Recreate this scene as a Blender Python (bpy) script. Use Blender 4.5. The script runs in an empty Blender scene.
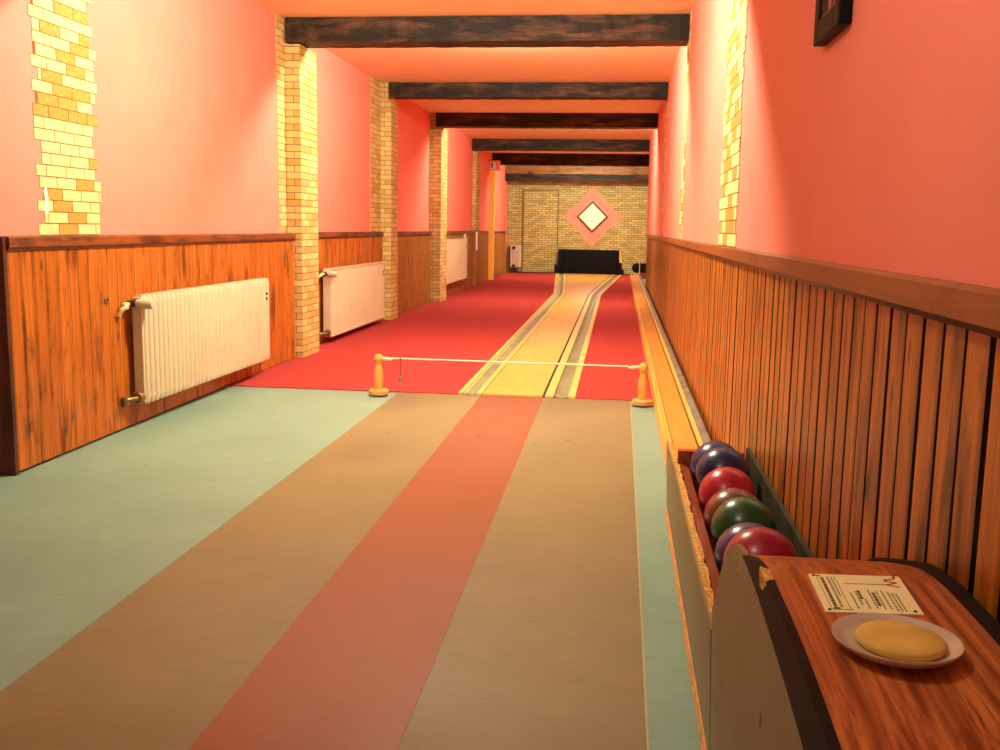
import bpy, bmesh, math, random
from mathutils import Vector, Matrix
random.seed(7)
S = bpy.context.scene
COL = S.collection
PI = math.pi

# ------------------------------------------------------------------ helpers
def lin(c):
    return tuple(((v/255)/12.92 if v/255 <= .04045 else ((v/255+.055)/1.055)**2.4) for v in c) + (1.0,)

def thing(name, label, cat, loc=(0, 0, 0), group=None, kind=None):
    o = bpy.data.objects.new(name, None)
    COL.objects.link(o)
    o.location = loc
    o.empty_display_size = .05
    tag(o, label, cat, group, kind)
    return o

def tag(o, label=None, cat=None, group=None, kind=None):
    if label: o['label'] = label
    if cat: o['category'] = cat
    if group: o['group'] = group
    if kind: o['kind'] = kind
    return o

def wloc(o):
    v = Vector((0, 0, 0))
    while o is not None:
        v += Vector(o.location); o = o.parent
    return v

NEAR = False
def near(p):
    '''the trough sides and the desk were measured too far out by 8 %: bring them to their true size'''
    return (p[0]*.923, p[1]*.923, .97+(p[2]-.97)*.923)
def obj(name, bm, mats, parent=None, loc=None, smooth=None, label=None, kind=None):
    """bm is in world metres; the object's origin goes to loc (or its parent's origin)."""
    if NEAR:
        for v in bm.verts: v.co = near(v.co)
    base = wloc(parent) if parent is not None else Vector((0, 0, 0))
    org = Vector(loc) if loc is not None else base
    for v in bm.verts: v.co -= org
    me = bpy.data.meshes.new(name)
    if smooth is not None:
        bm.normal_update()
        for f in bm.faces: f.smooth = True
        for e in bm.edges:
            if len(e.link_faces) == 2 and e.calc_face_angle(0) > math.radians(smooth): e.smooth = False
    bm.to_mesh(me); bm.free()
    for m in (mats if isinstance(mats, (list, tuple)) else [mats]): me.materials.append(m)
    o = bpy.data.objects.new(name, me)
    COL.objects.link(o)
    o.parent = parent
    o.location = org - base
    if label: o['label'] = label
    if kind: o['kind'] = kind
    return o

def NB():
    bm = bmesh.new(); bm.loops.layers.uv.new('UVMap'); return bm

def quad(bm, pts, uvs=None, mi=0):
    vs = [bm.verts.new(p) for p in pts]
    f = bm.faces.new(vs); f.material_index = mi
    L = bm.loops.layers.uv.active
    if uvs:
        for l, u in zip(f.loops, uvs): l[L].uv = u
    return f

def boxuv(bm, faces):
    L = bm.loops.layers.uv.active
    for f in faces:
        f.normal_update(); n = f.normal
        ax = max(range(3), key=lambda i: abs(n[i]))
        for l in f.loops:
            c = l.vert.co
            l[L].uv = ((c.y, c.z) if ax == 0 else (c.x, c.z) if ax == 1 else (c.x, c.y))

def box(bm, x0, x1, y0, y1, z0, z1, mi=0, bev=0):
    x0, x1 = min(x0, x1), max(x0, x1); y0, y1 = min(y0, y1), max(y0, y1); z0, z1 = min(z0, z1), max(z0, z1)
    t = bmesh.new(); t.loops.layers.uv.new('UVMap')
    bmesh.ops.create_cube(t, size=1)
    for v in t.verts:
        v.co = Vector((x0+(v.co.x+.5)*(x1-x0), y0+(v.co.y+.5)*(y1-y0), z0+(v.co.z+.5)*(z1-z0)))
    if bev: bmesh.ops.bevel(t, geom=list(t.edges), offset=bev, segments=2, affect='EDGES', profile=.6)
    boxuv(t, t.faces)
    merge(bm, t, mi)

def merge(bm, t, mi=0):
    L = bm.loops.layers.uv.active; Lt = t.loops.layers.uv.active
    mp = {v: bm.verts.new(v.co) for v in t.verts}
    for f in t.faces:
        g = bm.faces.new([mp[v] for v in f.verts]); g.material_index = mi; g.smooth = f.smooth
        for a, b in zip(g.loops, f.loops): a[L].uv = b[Lt].uv
    t.free()

def prism(bm, poly, axis, a, b, mi=0):
    """extrude a 2-D polygon; axis 0: poly is (y,z) along x; 1: (x,z) along y; 2: (x,y) along z"""
    t = bmesh.new(); t.loops.layers.uv.new('UVMap')
    def P(p, s): return ((s, p[0], p[1]), (p[0], s, p[1]), (p[0], p[1], s))[axis]
    A = [t.verts.new(P(p, a)) for p in poly]; B = [t.verts.new(P(p, b)) for p in poly]
    n = len(poly)
    t.faces.new(A); t.faces.new(B[::-1])
    for i in range(n): t.faces.new((A[i], B[i], B[(i+1) % n], A[(i+1) % n]))
    bmesh.ops.recalc_face_normals(t, faces=t.faces)
    boxuv(t, t.faces)
    merge(bm, t, mi)

def tube(bm, pts, r, n=12, mi=0, cap=True):
    t = bmesh.new(); t.loops.layers.uv.new('UVMap')
    pts = [Vector(p) for p in pts]; rings = []
    rr = r if isinstance(r, (list, tuple)) else [r]*len(pts)
    for i, p in enumerate(pts):
        d = (pts[min(i+1, len(pts)-1)] - pts[max(i-1, 0)]).normalized()
        u = d.cross(Vector((0, 0, 1)) if abs(d.z) < .9 else Vector((1, 0, 0))).normalized(); w = d.cross(u)
        rings.append([t.verts.new(p + (u*math.cos(2*PI*k/n) + w*math.sin(2*PI*k/n))*rr[i]) for k in range(n)])
    for a, b in zip(rings, rings[1:]):
        for k in range(n): t.faces.new((a[k], a[(k+1) % n], b[(k+1) % n], b[k]))
    if cap: t.faces.new(rings[0][::-1]); t.faces.new(rings[-1])
    bmesh.ops.recalc_face_normals(t, faces=t.faces)
    boxuv(t, t.faces); merge(bm, t, mi)

def lathe(bm, prof, c, n=32, mi=0, axis=2):
    """prof: list of (r, h) ; c centre; axis of revolution"""
    t = bmesh.new(); t.loops.layers.uv.new('UVMap')
    def P(r, h, a):
        q = (r*math.cos(a), r*math.sin(a), h)
        q = q if axis == 2 else ((q[2], q[0], q[1]) if axis == 0 else (q[0], q[2], q[1]))
        return (c[0]+q[0], c[1]+q[1], c[2]+q[2])
    rings = []
    for r, h in prof:
        rings.append([t.verts.new(P(0, h, 0))] if r < 1e-6 else [t.verts.new(P(r, h, 2*PI*k/n)) for k in range(n)])
    for a, b in zip(rings, rings[1:]):
        for k in range(n):
            k2 = (k+1) % n
            if len(a) == 1 and len(b) == 1: continue
            if len(a) == 1: t.faces.new((a[0], b[k2], b[k]))
            elif len(b) == 1: t.faces.new((a[k], a[k2], b[0]))
            else: t.faces.new((a[k], a[k2], b[k2], b[k]))
    bmesh.ops.recalc_face_normals(t, faces=t.faces)
    boxuv(t, t.faces); merge(bm, t, mi)

# ------------------------------------------------------------------ materials
class NT:
    def __init__(s, name):
        s.m = bpy.data.materials.new(name); s.m.use_nodes = True
        s.t = s.m.node_tree; s.b = s.t.nodes['Principled BSDF']
    def n(s, ty, **k):
        x = s.t.nodes.new(ty)
        for a, v in k.items():
            if a.startswith('i_'): x.inputs[a[2:].replace('_', ' ')].default_value = v
            else: setattr(x, a, v)
        return x
    def l(s, a, b): s.t.links.new(a, b)
    def val(s, sock, v):
        if isinstance(v, (int, float, tuple)): sock.default_value = v
        else: s.l(v, sock)
    def math(s, op, a, b=0.0, c=None):
        x = s.n('ShaderNodeMath', operation=op); s.val(x.inputs[0], a); s.val(x.inputs[1], b)
        if c is not None: s.val(x.inputs[2], c)
        return x.outputs[0]
    def comb(s, x, y, z=0.0):
        c = s.n('ShaderNodeCombineXYZ')
        for i, v in enumerate((x, y, z)): s.val(c.inputs[i], v)
        return c.outputs[0]
    def noise(s, vec, scale, detail=3, rough=.55, dist=0.0):
        x = s.n('ShaderNodeTexNoise'); x.inputs['Scale'].default_value = scale; x.inputs['Detail'].default_value = detail
        x.inputs['Roughness'].default_value = rough; x.inputs['Distortion'].default_value = dist
        s.l(vec, x.inputs['Vector']); return x.outputs['Fac']
    def ramp(s, f, stops):
        r = s.n('ShaderNodeValToRGB'); e = r.color_ramp.elements
        while len(e) < len(stops): e.new(.5)
        for i, (p, c) in enumerate(stops):
            e[i].position = p; e[i].color = c if len(c) == 4 else lin(c)
        s.l(f, r.inputs[0]); return r.outputs[0]
    def mix(s, f, a, b, mode='MIX'):
        x = s.n('ShaderNodeMix', data_type='RGBA', blend_type=mode)
        s.val(x.inputs[0], f); s.val(x.inputs[6], a); s.val(x.inputs[7], b); return x.outputs[2]
    def bump(s, h, strength=.3, dist=.01):
        x = s.n('ShaderNodeBump'); x.inputs['Strength'].default_value = strength; x.inputs['Distance'].default_value = dist
        s.l(h, x.inputs['Height']); s.l(x.outputs[0], s.b.inputs['Normal'])
    def out(s, col, rough=.6, spec=.4, metal=0.0, coat=0.0):
        s.val(s.b.inputs['Base Color'], col); s.val(s.b.inputs['Roughness'], rough)
        s.b.inputs['Specular IOR Level'].default_value = spec; s.b.inputs['Metallic'].default_value = metal
        s.b.inputs['Coat Weight'].default_value = coat; s.b.inputs['Coat Roughness'].default_value = .15
        return s.m
    def uv(s):
        x = s.n('ShaderNodeUVMap', uv_map='UVMap'); sp = s.n('ShaderNodeSeparateXYZ'); s.l(x.outputs[0], sp.inputs[0])
        return x.outputs[0], sp.outputs[0], sp.outputs[1]
    def oc(s):
        x = s.n('ShaderNodeTexCoord'); return x.outputs['Object']

WHITE = (1, 1, 1, 1)
def plain(name, c, rough=.5, spec=.4, metal=0.0, var=.08, scale=25, coat=0.0, bump=0.0):
    t = NT(name); o = t.oc(); f = t.noise(o, scale, 4)
    d = tuple(max(0, v*(1-var*2)) for v in c); u = tuple(min(255, v*(1+var*.6)) for v in c)
    col = t.ramp(f, [(.3, d), (.7, u)])
    if bump: t.bump(f, bump, .004)
    return t.out(col, rough, spec, metal, coat)

def wall_paint(name, c1, c2):
    t = NT(name); o = t.oc()
    a = t.noise(o, 1.7, 5, .6); f = t.noise(o, 90, 3)
    col = t.ramp(a, [(.3, c1), (.72, c2)])
    t.bump(f, .12, .002)
    return t.out(col, .62, .25)

def lino(name, c1, c2, speck=.5, rough=.55):
    t = NT(name); o = t.oc()
    a = t.noise(o, 2.2, 6, .65, .4); m = t.n('ShaderNodeMapping'); m.inputs['Scale'].default_value = (5, 70, 5); t.l(o, m.inputs[0])
    b = t.noise(m.outputs[0], 1.5, 4, .6)
    k = t.noise(o, 140, 2)
    col = t.ramp(a, [(.28, c1), (.72, c2)])
    col = t.mix(t.ramp(b, [(.45, (0, 0, 0, 1)), (.8, (.35, .35, .35, 1))]), col, lin(tuple(v*.8 for v in c1)))
    col = t.mix(t.ramp(k, [(.6, (0, 0, 0, 1)), (.78, (speck, speck, speck, 1))]), col, lin(tuple(min(255, v*1.12) for v in c2)))
    sc = t.noise(o, 11, 1, .3)
    col = t.mix(t.ramp(sc, [(.78, (0, 0, 0, 1)), (.80, (.5, .5, .5, 1))]), col, lin(tuple(v*.62 for v in c1)))
    t.bump(b, .05, .002)
    rr = t.ramp(a, [(.3, (rough-.06,)*3+(1,)), (.7, (rough+.1,)*3+(1,))])
    return t.out(col, rr, .18)

def brick(name, c1, c2, mort, bw=.15, rh=.048, mo=.0022, bias=-.1, patch=.5):
    t = NT(name); v, u, w = t.uv(); o = t.oc()
    n1 = t.noise(v, 30, 2)
    va = t.n('ShaderNodeVectorMath', operation='MULTIPLY_ADD')
    nc = t.n('ShaderNodeTexNoise'); nc.inputs['Scale'].default_value = 26; t.l(v, nc.inputs['Vector'])
    t.l(nc.outputs['Color'], va.inputs[0]); va.inputs[1].default_value = (.008, .008, 0); t.l(v, va.inputs[2])
    b = t.n('ShaderNodeTexBrick'); t.l(va.outputs[0], b.inputs['Vector'])
    b.inputs['Color1'].default_value = lin(c1); b.inputs['Color2'].default_value = lin(c2); b.inputs['Mortar'].default_value = lin(mort)
    b.inputs['Scale'].default_value = 1; b.inputs['Mortar Size'].default_value = mo; b.inputs['Mortar Smooth'].default_value = .3
    b.inputs['Bias'].default_value = bias; b.inputs['Brick Width'].default_value = bw; b.inputs['Row Height'].default_value = rh
    g = t.noise(v, 75, 4, .7)
    col = t.mix(t.ramp(g, [(.35, (0, 0, 0, 1)), (.75, (patch, patch, patch, 1))]), b.outputs['Color'], lin(c2))
    t.bump(t.math('SUBTRACT', t.math('MULTIPLY', g, .3), b.outputs['Fac']), .5, .004)
    return t.out(col, .7, .2)

def boardwood(name, light, mid, dark, pitch, burn=.5, rough=.42, off=0.0, flip=False):
    """vertical tongue-and-groove boards; u runs along the wall, v is height"""
    t = NT(name); vv, u, v = t.uv()
    idx = t.math('FLOOR', t.math('DIVIDE', t.math('ADD', u, off), pitch))
    wn = t.n('ShaderNodeTexWhiteNoise', noise_dimensions='1D'); t.l(idx, wn.inputs['W']); r = wn.outputs['Value']
    v2 = t.math('ADD', v, t.math('MULTIPLY', r, 37.0))
    g = t.noise(t.comb(t.math('MULTIPLY', u, 95), t.math('MULTIPLY', v2, 3.2)), 1, 4, .6, .8)
    g2 = t.noise(t.comb(t.math('MULTIPLY', u, 26), t.math('MULTIPLY', v2, 1.5), 3.3), 1, 3, .5, 1.2)
    bn = t.noise(t.comb(t.math('MULTIPLY', u, 17), t.math('MULTIPLY', v2, 3.4), 7.7), 1, 4, .6, .5)
    col = t.ramp(g, [(.25, mid), (.62, light)])
    col = t.mix(t.ramp(g2, [(.40, (0, 0, 0, 1)), (.75, (.75, .75, .75, 1))]), col, lin(mid))
    lo = .62-.14*burn
    col = t.mix(t.ramp(bn, [(lo, (0, 0, 0, 1)), (lo+.17, (.9, .9, .9, 1))]), col, lin(dark))
    # whole-board tone and knots
    col = t.mix(t.math('MULTIPLY', r, .35), col, lin(mid))
    vo = t.n('ShaderNodeTexVoronoi'); vo.inputs['Scale'].default_value = 1; t.l(t.comb(t.math('MULTIPLY', u, 11), t.math('MULTIPLY', v2, 4.2)), vo.inputs['Vector'])
    col = t.mix(t.ramp(vo.outputs['Distance'], [(.05, (.85, .85, .85, 1)), (.13, (0, 0, 0, 1))]), col, lin(dark))
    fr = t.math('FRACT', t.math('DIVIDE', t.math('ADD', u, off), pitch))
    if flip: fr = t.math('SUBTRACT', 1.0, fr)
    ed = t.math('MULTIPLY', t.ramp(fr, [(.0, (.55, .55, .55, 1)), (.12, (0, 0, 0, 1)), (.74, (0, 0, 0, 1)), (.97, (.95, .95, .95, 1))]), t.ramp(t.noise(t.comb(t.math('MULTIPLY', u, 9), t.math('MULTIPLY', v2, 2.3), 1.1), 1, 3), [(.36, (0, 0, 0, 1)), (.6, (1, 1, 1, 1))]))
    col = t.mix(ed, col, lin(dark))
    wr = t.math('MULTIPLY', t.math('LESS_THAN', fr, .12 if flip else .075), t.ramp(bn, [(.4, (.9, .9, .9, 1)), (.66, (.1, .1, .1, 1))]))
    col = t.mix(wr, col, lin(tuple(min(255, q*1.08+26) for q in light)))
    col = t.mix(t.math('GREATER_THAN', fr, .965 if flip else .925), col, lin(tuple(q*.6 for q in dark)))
    t.bump(g, .12, .002)
    return t.out(col, rough, .3)

def grainwood(name, light, mid, dark, along='y', fine=70, rough=.4, burn=0.0, coat=0.0, spec=.4, stops=(.28, .66), al=2.2):
    t = NT(name); o = t.oc(); m = t.n('ShaderNodeMapping')
    s = {'x': (al, fine, fine), 'y': (fine, al, fine), 'z': (fine, fine, al)}[along]
    m.inputs['Scale'].default_value = s; t.l(o, m.inputs[0])
    g = t.noise(m.outputs[0], 1, 5, .62, .9 if al > 2 else .25)
    m2 = t.n('ShaderNodeMapping'); m2.inputs['Scale'].default_value = tuple(q*.22 for q in s); t.l(o, m2.inputs[0])
    h = t.noise(m2.outputs[0], 1, 3, .5, 1.0)
    col = t.ramp(g, [(stops[0], mid), (stops[1], light)])
    col = t.mix(t.ramp(h, [(.42, (0, 0, 0, 1)), (.72, (.7, .7, .7, 1))]), col, lin(mid))
    if burn:
        m3 = t.n('ShaderNodeMapping'); m3.inputs['Scale'].default_value = tuple(min(q, 9)*1.4 for q in s); t.l(o, m3.inputs[0])
        bn = t.noise(m3.outputs[0], 1, 5, .65, .3)
        col = t.mix(t.ramp(bn, [(.62-.25*burn, (0, 0, 0, 1)), (.76-.2*burn, (1, 1, 1, 1))]), col, lin(dark))
    else:
        col = t.mix(t.ramp(g, [(.16, (.8, .8, .8, 1)), (.33, (0, 0, 0, 1))]), col, lin(dark))
    t.bump(g, .1, .002)
    return t.out(col, rough, spec, 0, coat)

M = {}
M['pink'] = wall_paint('salmon_wall_paint', (236, 130, 116), (243, 139, 124))
M['ceil'] = wall_paint('ceiling_paint', (238, 218, 178), (242, 222, 184))
M['brickp'] = brick('brick_wallpaper_pale', (216, 203, 140), (184, 148, 80), (96, 72, 36), mo=.0032, bias=-.1, patch=.5)
M['brickend'] = brick('brick_wallpaper_end_wall', (206, 202, 144), (158, 150, 94), (92, 86, 48), mo=.006, bias=.0, patch=.6)
M['brick_a'] = plain('brick_pale_yellow', (218, 206, 144), .7, .2, var=.05, scale=30, bump=.3)
M['brick_b'] = plain('brick_ochre', (190, 148, 74), .7, .2, var=.09, scale=60, bump=.3)
M['mortar'] = plain('brick_joint', (140, 100, 46), .8, .1, var=.1, scale=40)
PITCH = .085
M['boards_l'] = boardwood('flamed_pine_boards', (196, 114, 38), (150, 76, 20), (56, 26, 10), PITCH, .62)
M['boards_far'] = boardwood('flamed_pine_boards_dim', (178, 122, 54), (132, 80, 30), (58, 36, 16), PITCH, .65)  # same flamed boards, with the dimness of the far bays put into the colour
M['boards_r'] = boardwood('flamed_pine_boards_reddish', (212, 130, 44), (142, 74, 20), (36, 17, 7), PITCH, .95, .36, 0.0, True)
M['rail_l'] = grainwood('rail_dark_stained', (140, 78, 34), (96, 48, 22), (44, 22, 12), 'y', 60, .45, .6)
M['rail_r'] = grainwood('rail_brown_stained', (150, 84, 34), (116, 58, 24), (60, 30, 16), 'y', 60, .38, .25)
M['dark_board'] = grainwood('dark_stained_end_board', (96, 52, 30), (66, 34, 22), (34, 18, 12), 'z', 50, .45, .4)
M['orange_post'] = grainwood('orange_varnished_post', (216, 122, 32), (176, 84, 22), (90, 40, 14), 'z', 50, .4)
M['beam'] = grainwood('charred_beam', (112, 74, 44), (42, 32, 24), (18, 17, 14), 'x', 24, .7, 1.1)
M['beam_lit'] = grainwood('lit_beam', (150, 110, 60), (112, 78, 42), (54, 38, 24), 'x', 24, .6, .35)  # last beam only: the lamplight on its face is put into this lighter brown
M['teal'] = lino('teal_linoleum', (110, 138, 124), (130, 156, 141), .4)
M['brown'] = lino('brown_linoleum', (114, 100, 72), (136, 119, 85), .3)
M['redlino'] = lino('red_brown_linoleum', (128, 70, 46), (144, 81, 53), .3)
M['carpet'] = plain('red_carpet_pile', (176, 66, 64), .95, .05, var=.14, scale=260, bump=.5)
M['lane'] = grainwood('varnished_lane_planks', (236, 196, 106), (222, 176, 84), (196, 146, 62), 'y', 40, .3, 0, .25)
M['laneedge'] = grainwood('pale_lane_edge', (232, 204, 122), (212, 176, 92), (170, 130, 60), 'y', 60, .4)
M['gutter'] = plain('grey_gutter', (136, 148, 112), .35, .4, var=.12, scale=6)
M['black'] = plain('black_joint', (22, 16, 14), .6, .3, var=.1)
M['rubber'] = plain('black_rubber_cloth', (20, 20, 26), .8, .15, var=.15, scale=12)
M['cream'] = plain('cream_radiator_enamel', (206, 194, 166), .32, .45, var=.015, scale=4)
M['brass'] = plain('dull_brass', (150, 122, 80), .38, .5, .7, var=.1)
M['pipe'] = plain('brown_painted_pipe', (120, 70, 44), .45, .4, var=.1)
M['darkmetal'] = plain('dark_valve_metal', (50, 42, 38), .4, .5, .5, var=.1)
M['turned'] = grainwood('turned_beech', (232, 176, 92), (216, 150, 70), (178, 112, 46), 'z', 50, .38, 0, .2)
M['turnbase'] = grainwood('turned_beech_base', (214, 162, 96), (190, 134, 76), (140, 92, 48), 'x', 50, .45)
M['peg'] = plain('pale_peg_wood', (240, 214, 160), .45, .4, var=.05)
M['bed'] = grainwood('return_bed_orange', (232, 164, 76), (214, 136, 54), (170, 96, 36), 'y', 40, .35, 0, .2)
M['retrim'] = grainwood('return_rim_yellow', (232, 186, 96), (212, 158, 68), (150, 100, 40), 'y', 60, .4)
M['greyboard'] = plain('grey_brown_board', (120, 104, 84), .5, .3, var=.18, scale=9)
M['laminate'] = grainwood('grey_brown_laminate', (132, 124, 86), (120, 112, 76), (102, 95, 62), 'z', 45, .42, 0, 0, .3)
M['chip'] = plain('raw_chipboard_edge', (224, 172, 92), .85, .15, var=.2, scale=130, bump=.8)
M['trough'] = grainwood('trough_red_brown', (176, 88, 46), (138, 62, 34), (64, 26, 20), 'y', 40, .38, .2)
M['greenboard'] = plain('dark_green_brown_board', (58, 54, 36), .7, .1, var=.2, scale=14)
M['desk'] = grainwood('desk_wood_laminate', (204, 120, 62), (130, 60, 30), (78, 34, 18), 'y', 120, .36, 0, .08, .3, (.37, .60), .9)
M['edge'] = plain('black_edge_strip', (30, 22, 26), .6, .12, var=.2, scale=20)
M['paper'] = plain('cream_card', (246, 238, 190), .45, .3, var=.02)
M['ink'] = plain('grey_print', (158, 152, 116), .6, .2, var=.05)
M['inkdark'] = plain('black_print', (84, 80, 62), .6, .2, var=.05)
M['inkred'] = plain('red_print', (206, 70, 50), .6, .2, var=.05)
M['dish'] = plain('mauve_glazed_dish', (206, 190, 174), .25, .5, var=.06, scale=9, coat=.3)
M['sponge'] = plain('yellow_sponge', (222, 184, 100), .9, .1, var=.05, scale=16, bump=.6)
M['frame'] = plain('black_frame_wood', (16, 16, 13), .6, .15, var=.2)
M['print'] = plain('pink_beige_print', (206, 120, 104), .4, .4, var=.12, scale=7)
M['tree'] = plain('dark_tree_print', (70, 20, 18), .5, .3, var=.1)
M['pole'] = plain('yellow_painted_post', (250, 216, 92), .45, .35, var=.015)
M['white'] = plain('white_plastic', (240, 236, 214), .4, .4, var=.02)
M['pinkflat'] = wall_paint('pink_painted_patch', (238, 140, 122), (242, 150, 130))
M['panelwhite'] = plain('white_diamond_face', (250, 248, 230), .35, .4, var=.01)
M['brownframe'] = plain('brown_diamond_frame', (92, 62, 34), .45, .4, var=.1)
M['line'] = plain('pale_joint_line', (176, 158, 116), .6, .3, var=.05)
M['grooveo'] = plain('orange_base_lines', (206, 146, 74), .5, .3, var=.1)
M['steel'] = plain('bright_metal', (170, 160, 140), .3, .5, .9, var=.05)
def ballmat(n, c, c2):
    t = NT(n); o = t.oc(); f = t.noise(o, 9, 5, .7, 1.5)
    return t.out(t.ramp(f, [(.35, c), (.7, c2)]), .3, .5, 0, .03)
M['b_blue'] = ballmat('ball_dark_blue', (18, 34, 78), (26, 46, 96))
M['b_red'] = ballmat('ball_red', (168, 14, 44), (186, 26, 58))
M['b_brown'] = ballmat('ball_brown', (96, 44, 40), (122, 62, 52))
M['b_green'] = ballmat('ball_green', (6, 70, 36), (12, 88, 46))
M['b_navy'] = ballmat('ball_slate_blue', (40, 46, 88), (58, 62, 104))
M['b_pink'] = ballmat('ball_magenta_red', (150, 12, 52), (172, 24, 62))

# ------------------------------------------------------------------ room constants (metres)
H = .97                # lens height
XL = -2.45             # left painted wall
XR = .41               # right painted wall above the rail
ZC = 2.395
YE = 21.9              # end wall
YF = 5.62              # foul line, where carpet starts

def struct(name, bm, mat, **k):
    o = obj(name, bm, mat, **k); o['kind'] = 'structure'; return o

# floor, ceiling, walls
bm = NB(); box(bm, -3.3, .75, -2.6, YE+.3, -.1, 0); struct('floor', bm, M['teal'])
bm = NB(); box(bm, -3.3, .75, -2.6, YE+.3, ZC, ZC+.1); struct('ceiling', bm, M['ceil'])
bm = NB(); box(bm, XL-.15, XL, 3.47, 18.1, 0, ZC); box(bm, XL-.2, XL-.06, 18.1, YE, 0, ZC)
box(bm, -3.3, -3.15, -2.6, 3.5, 0, ZC); box(bm, -3.15, XL-.15, 3.47, 3.6, 0, ZC)
box(bm, XL, -2.39, 3.47, 6.935, .90, ZC)
struct('wall_left', bm, M['pink'])
bm = NB(); box(bm, XR, .60, -2.6, 16.25, .90, ZC); box(bm, .445, .60, -2.6, 16.25, 0, .90); box(bm, .56, .75, 16.25, YE, 0, ZC)
struct('wall_right', bm, M['pink'])
bm = NB(); box(bm, -3.15, .60, -2.6, -2.45, 0, ZC); struct('wall_back', bm, M['pink'])
bm = NB(); box(bm, XL-.06, .56, YE, YE+.15, 0, ZC); struct('wall_end', bm, M['brickend'])

# door covered with the same brick wallpaper in the end wall
bm = NB(); box(bm, -2.135, -1.395, YE-.018, YE, .005, 1.79); d = struct('door_1', bm, M['brickend'])
bm = NB()
for a in ((-2.155, -2.137, 0, 1.81), (-1.393, -1.375, 0, 1.81), (-2.155, -1.375, 1.792, 1.81)):
    box(bm, a[0], a[1], YE-.03, YE, a[2], a[3])
obj('door_frame', bm, grainwood('door_gap_brown', (126, 100, 52), (100, 78, 40), (60, 46, 24), 'z', 40, .6), d)

# ------------------------------------------------------------------ wainscot
def boards(bm, p0, p1, z0, z1, th=.016, side=1, pitch=PITCH, u0=0.0):
    """boards standing from p0 to p1 (x,y); side=+1 front faces left of travel direction p0->p1"""
    p0 = Vector(p0); p1 = Vector(p1); d = p1-p0; Ln = d.length; d.normalize(); n = Vector((-d.y, d.x))*side
    L = bm.loops.layers.uv.active
    k = 0; s = 0.0
    while s < Ln-1e-4:
        e = min(s+pitch, Ln); a, b = s+.001, e-.001
        jit = random.uniform(-.0012, .0012)
        prof = [(a, 0), (a, th*.6), (a+.006, th+jit), (b-.004, th+jit), (b, th*.6), (b, 0)]
        lo = [bm.verts.new((*(p0+d*q+n*w), z0)) for q, w in prof]; hi = [bm.verts.new((*(p0+d*q+n*w), z1)) for q, w in prof]
        for i in range(len(prof)-1):
            f = bm.faces.new((lo[i], lo[i+1], hi[i+1], hi[i]) if side < 0 else (lo[i+1], lo[i], hi[i], hi[i+1]))
            ii = (i, i+1, i+1, i) if side < 0 else (i+1, i, i, i+1)
            zz = (z0, z0, z1, z1)
            for l, q, z in zip(f.loops, ii, zz): l[L].uv = (u0+min(max(prof[q][0], a+.003), b-.003), z)
        for ring in (lo, hi):
            f = bm.faces.new(ring)
            for l, q in zip(f.loops, prof): l[L].uv = (u0+(a+b)/2, 0)
        s = e; k += 1
    # dark backing seen in the grooves
    q0, q1 = p0+n*.001, p1+n*.001

def wainscot(name, p0, p1, z1, mat, rail, side, wallx, railz, railout, u0=0.0):
    bm = NB(); boards(bm, p0, p1, .012, z1, side=side, u0=u0)
    bmesh.ops.recalc_face_normals(bm, faces=bm.faces)
    o = struct(name, bm, mat, loc=(p0[0], p0[1], 0))
    bm = NB()
    sg = 1 if side < 0 else -1       # +1: room lies at +x
    prof = lambda x, w: [(wallx, railz[0]), (x+sg*railout, railz[0]), (x+sg*railout, railz[1]-.006), (x+sg*(railout-.006), railz[1]), (wallx, railz[1])]
    t = NB(); A = prof(p0[0], 0); B = prof(p1[0], 0)
    va = [t.verts.new((x, p0[1], z)) for x, z in A]; vb = [t.verts.new((x, p1[1], z)) for x, z in B]
    n = len(A)
    t.faces.new(va); t.faces.new(vb[::-1])
    for i in range(n): t.faces.new((va[i], vb[i], vb[(i+1) % n], va[(i+1) % n]))
    bmesh.ops.recalc_face_normals(t, faces=t.faces); boxuv(t, t.faces); merge(bm, t)
    obj('cap_rail', bm, rail, o)
    # slim moulding under the rail
    bm = NB(); x = p0[0]
    t = NB(); pr = lambda x: [(x, railz[0]-.014), (x+sg*.022, railz[0]-.014), (x+sg*(railout-.004), railz[0]), (x, railz[0])]
    va = [t.verts.new((x, p0[1], z)) for x, z in pr(p0[0])]; vb = [t.verts.new((x, p1[1], z)) for x, z in pr(p1[0])]
    t.faces.new(va); t.faces.new(vb[::-1])
    for i in range(4): t.faces.new((va[i], vb[i], vb[(i+1) % 4], va[(i+1) % 4]))
    bmesh.ops.recalc_face_normals(t, faces=t.faces); boxuv(t, t.faces); merge(bm, t)
    obj('rail_moulding', bm, M['dark_board'], o)
    return o

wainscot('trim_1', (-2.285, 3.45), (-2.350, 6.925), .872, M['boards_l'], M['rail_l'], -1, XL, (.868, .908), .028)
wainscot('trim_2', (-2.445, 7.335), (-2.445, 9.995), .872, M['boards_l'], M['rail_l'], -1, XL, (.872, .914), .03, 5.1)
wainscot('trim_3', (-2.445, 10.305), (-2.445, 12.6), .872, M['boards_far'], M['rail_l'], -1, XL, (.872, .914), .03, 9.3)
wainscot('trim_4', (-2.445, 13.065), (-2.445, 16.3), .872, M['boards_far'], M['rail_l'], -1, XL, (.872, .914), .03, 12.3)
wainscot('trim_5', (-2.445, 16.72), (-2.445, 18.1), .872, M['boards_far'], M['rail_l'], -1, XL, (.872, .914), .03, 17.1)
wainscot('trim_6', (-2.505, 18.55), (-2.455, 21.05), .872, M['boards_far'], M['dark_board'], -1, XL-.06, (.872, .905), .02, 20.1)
wainscot('trim_7', (.440, -2.4), (.440, 16.25), .876, M['boards_r'], M['rail_r'], 1, .445, (.872, .914), .044, 30.0)
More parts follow.
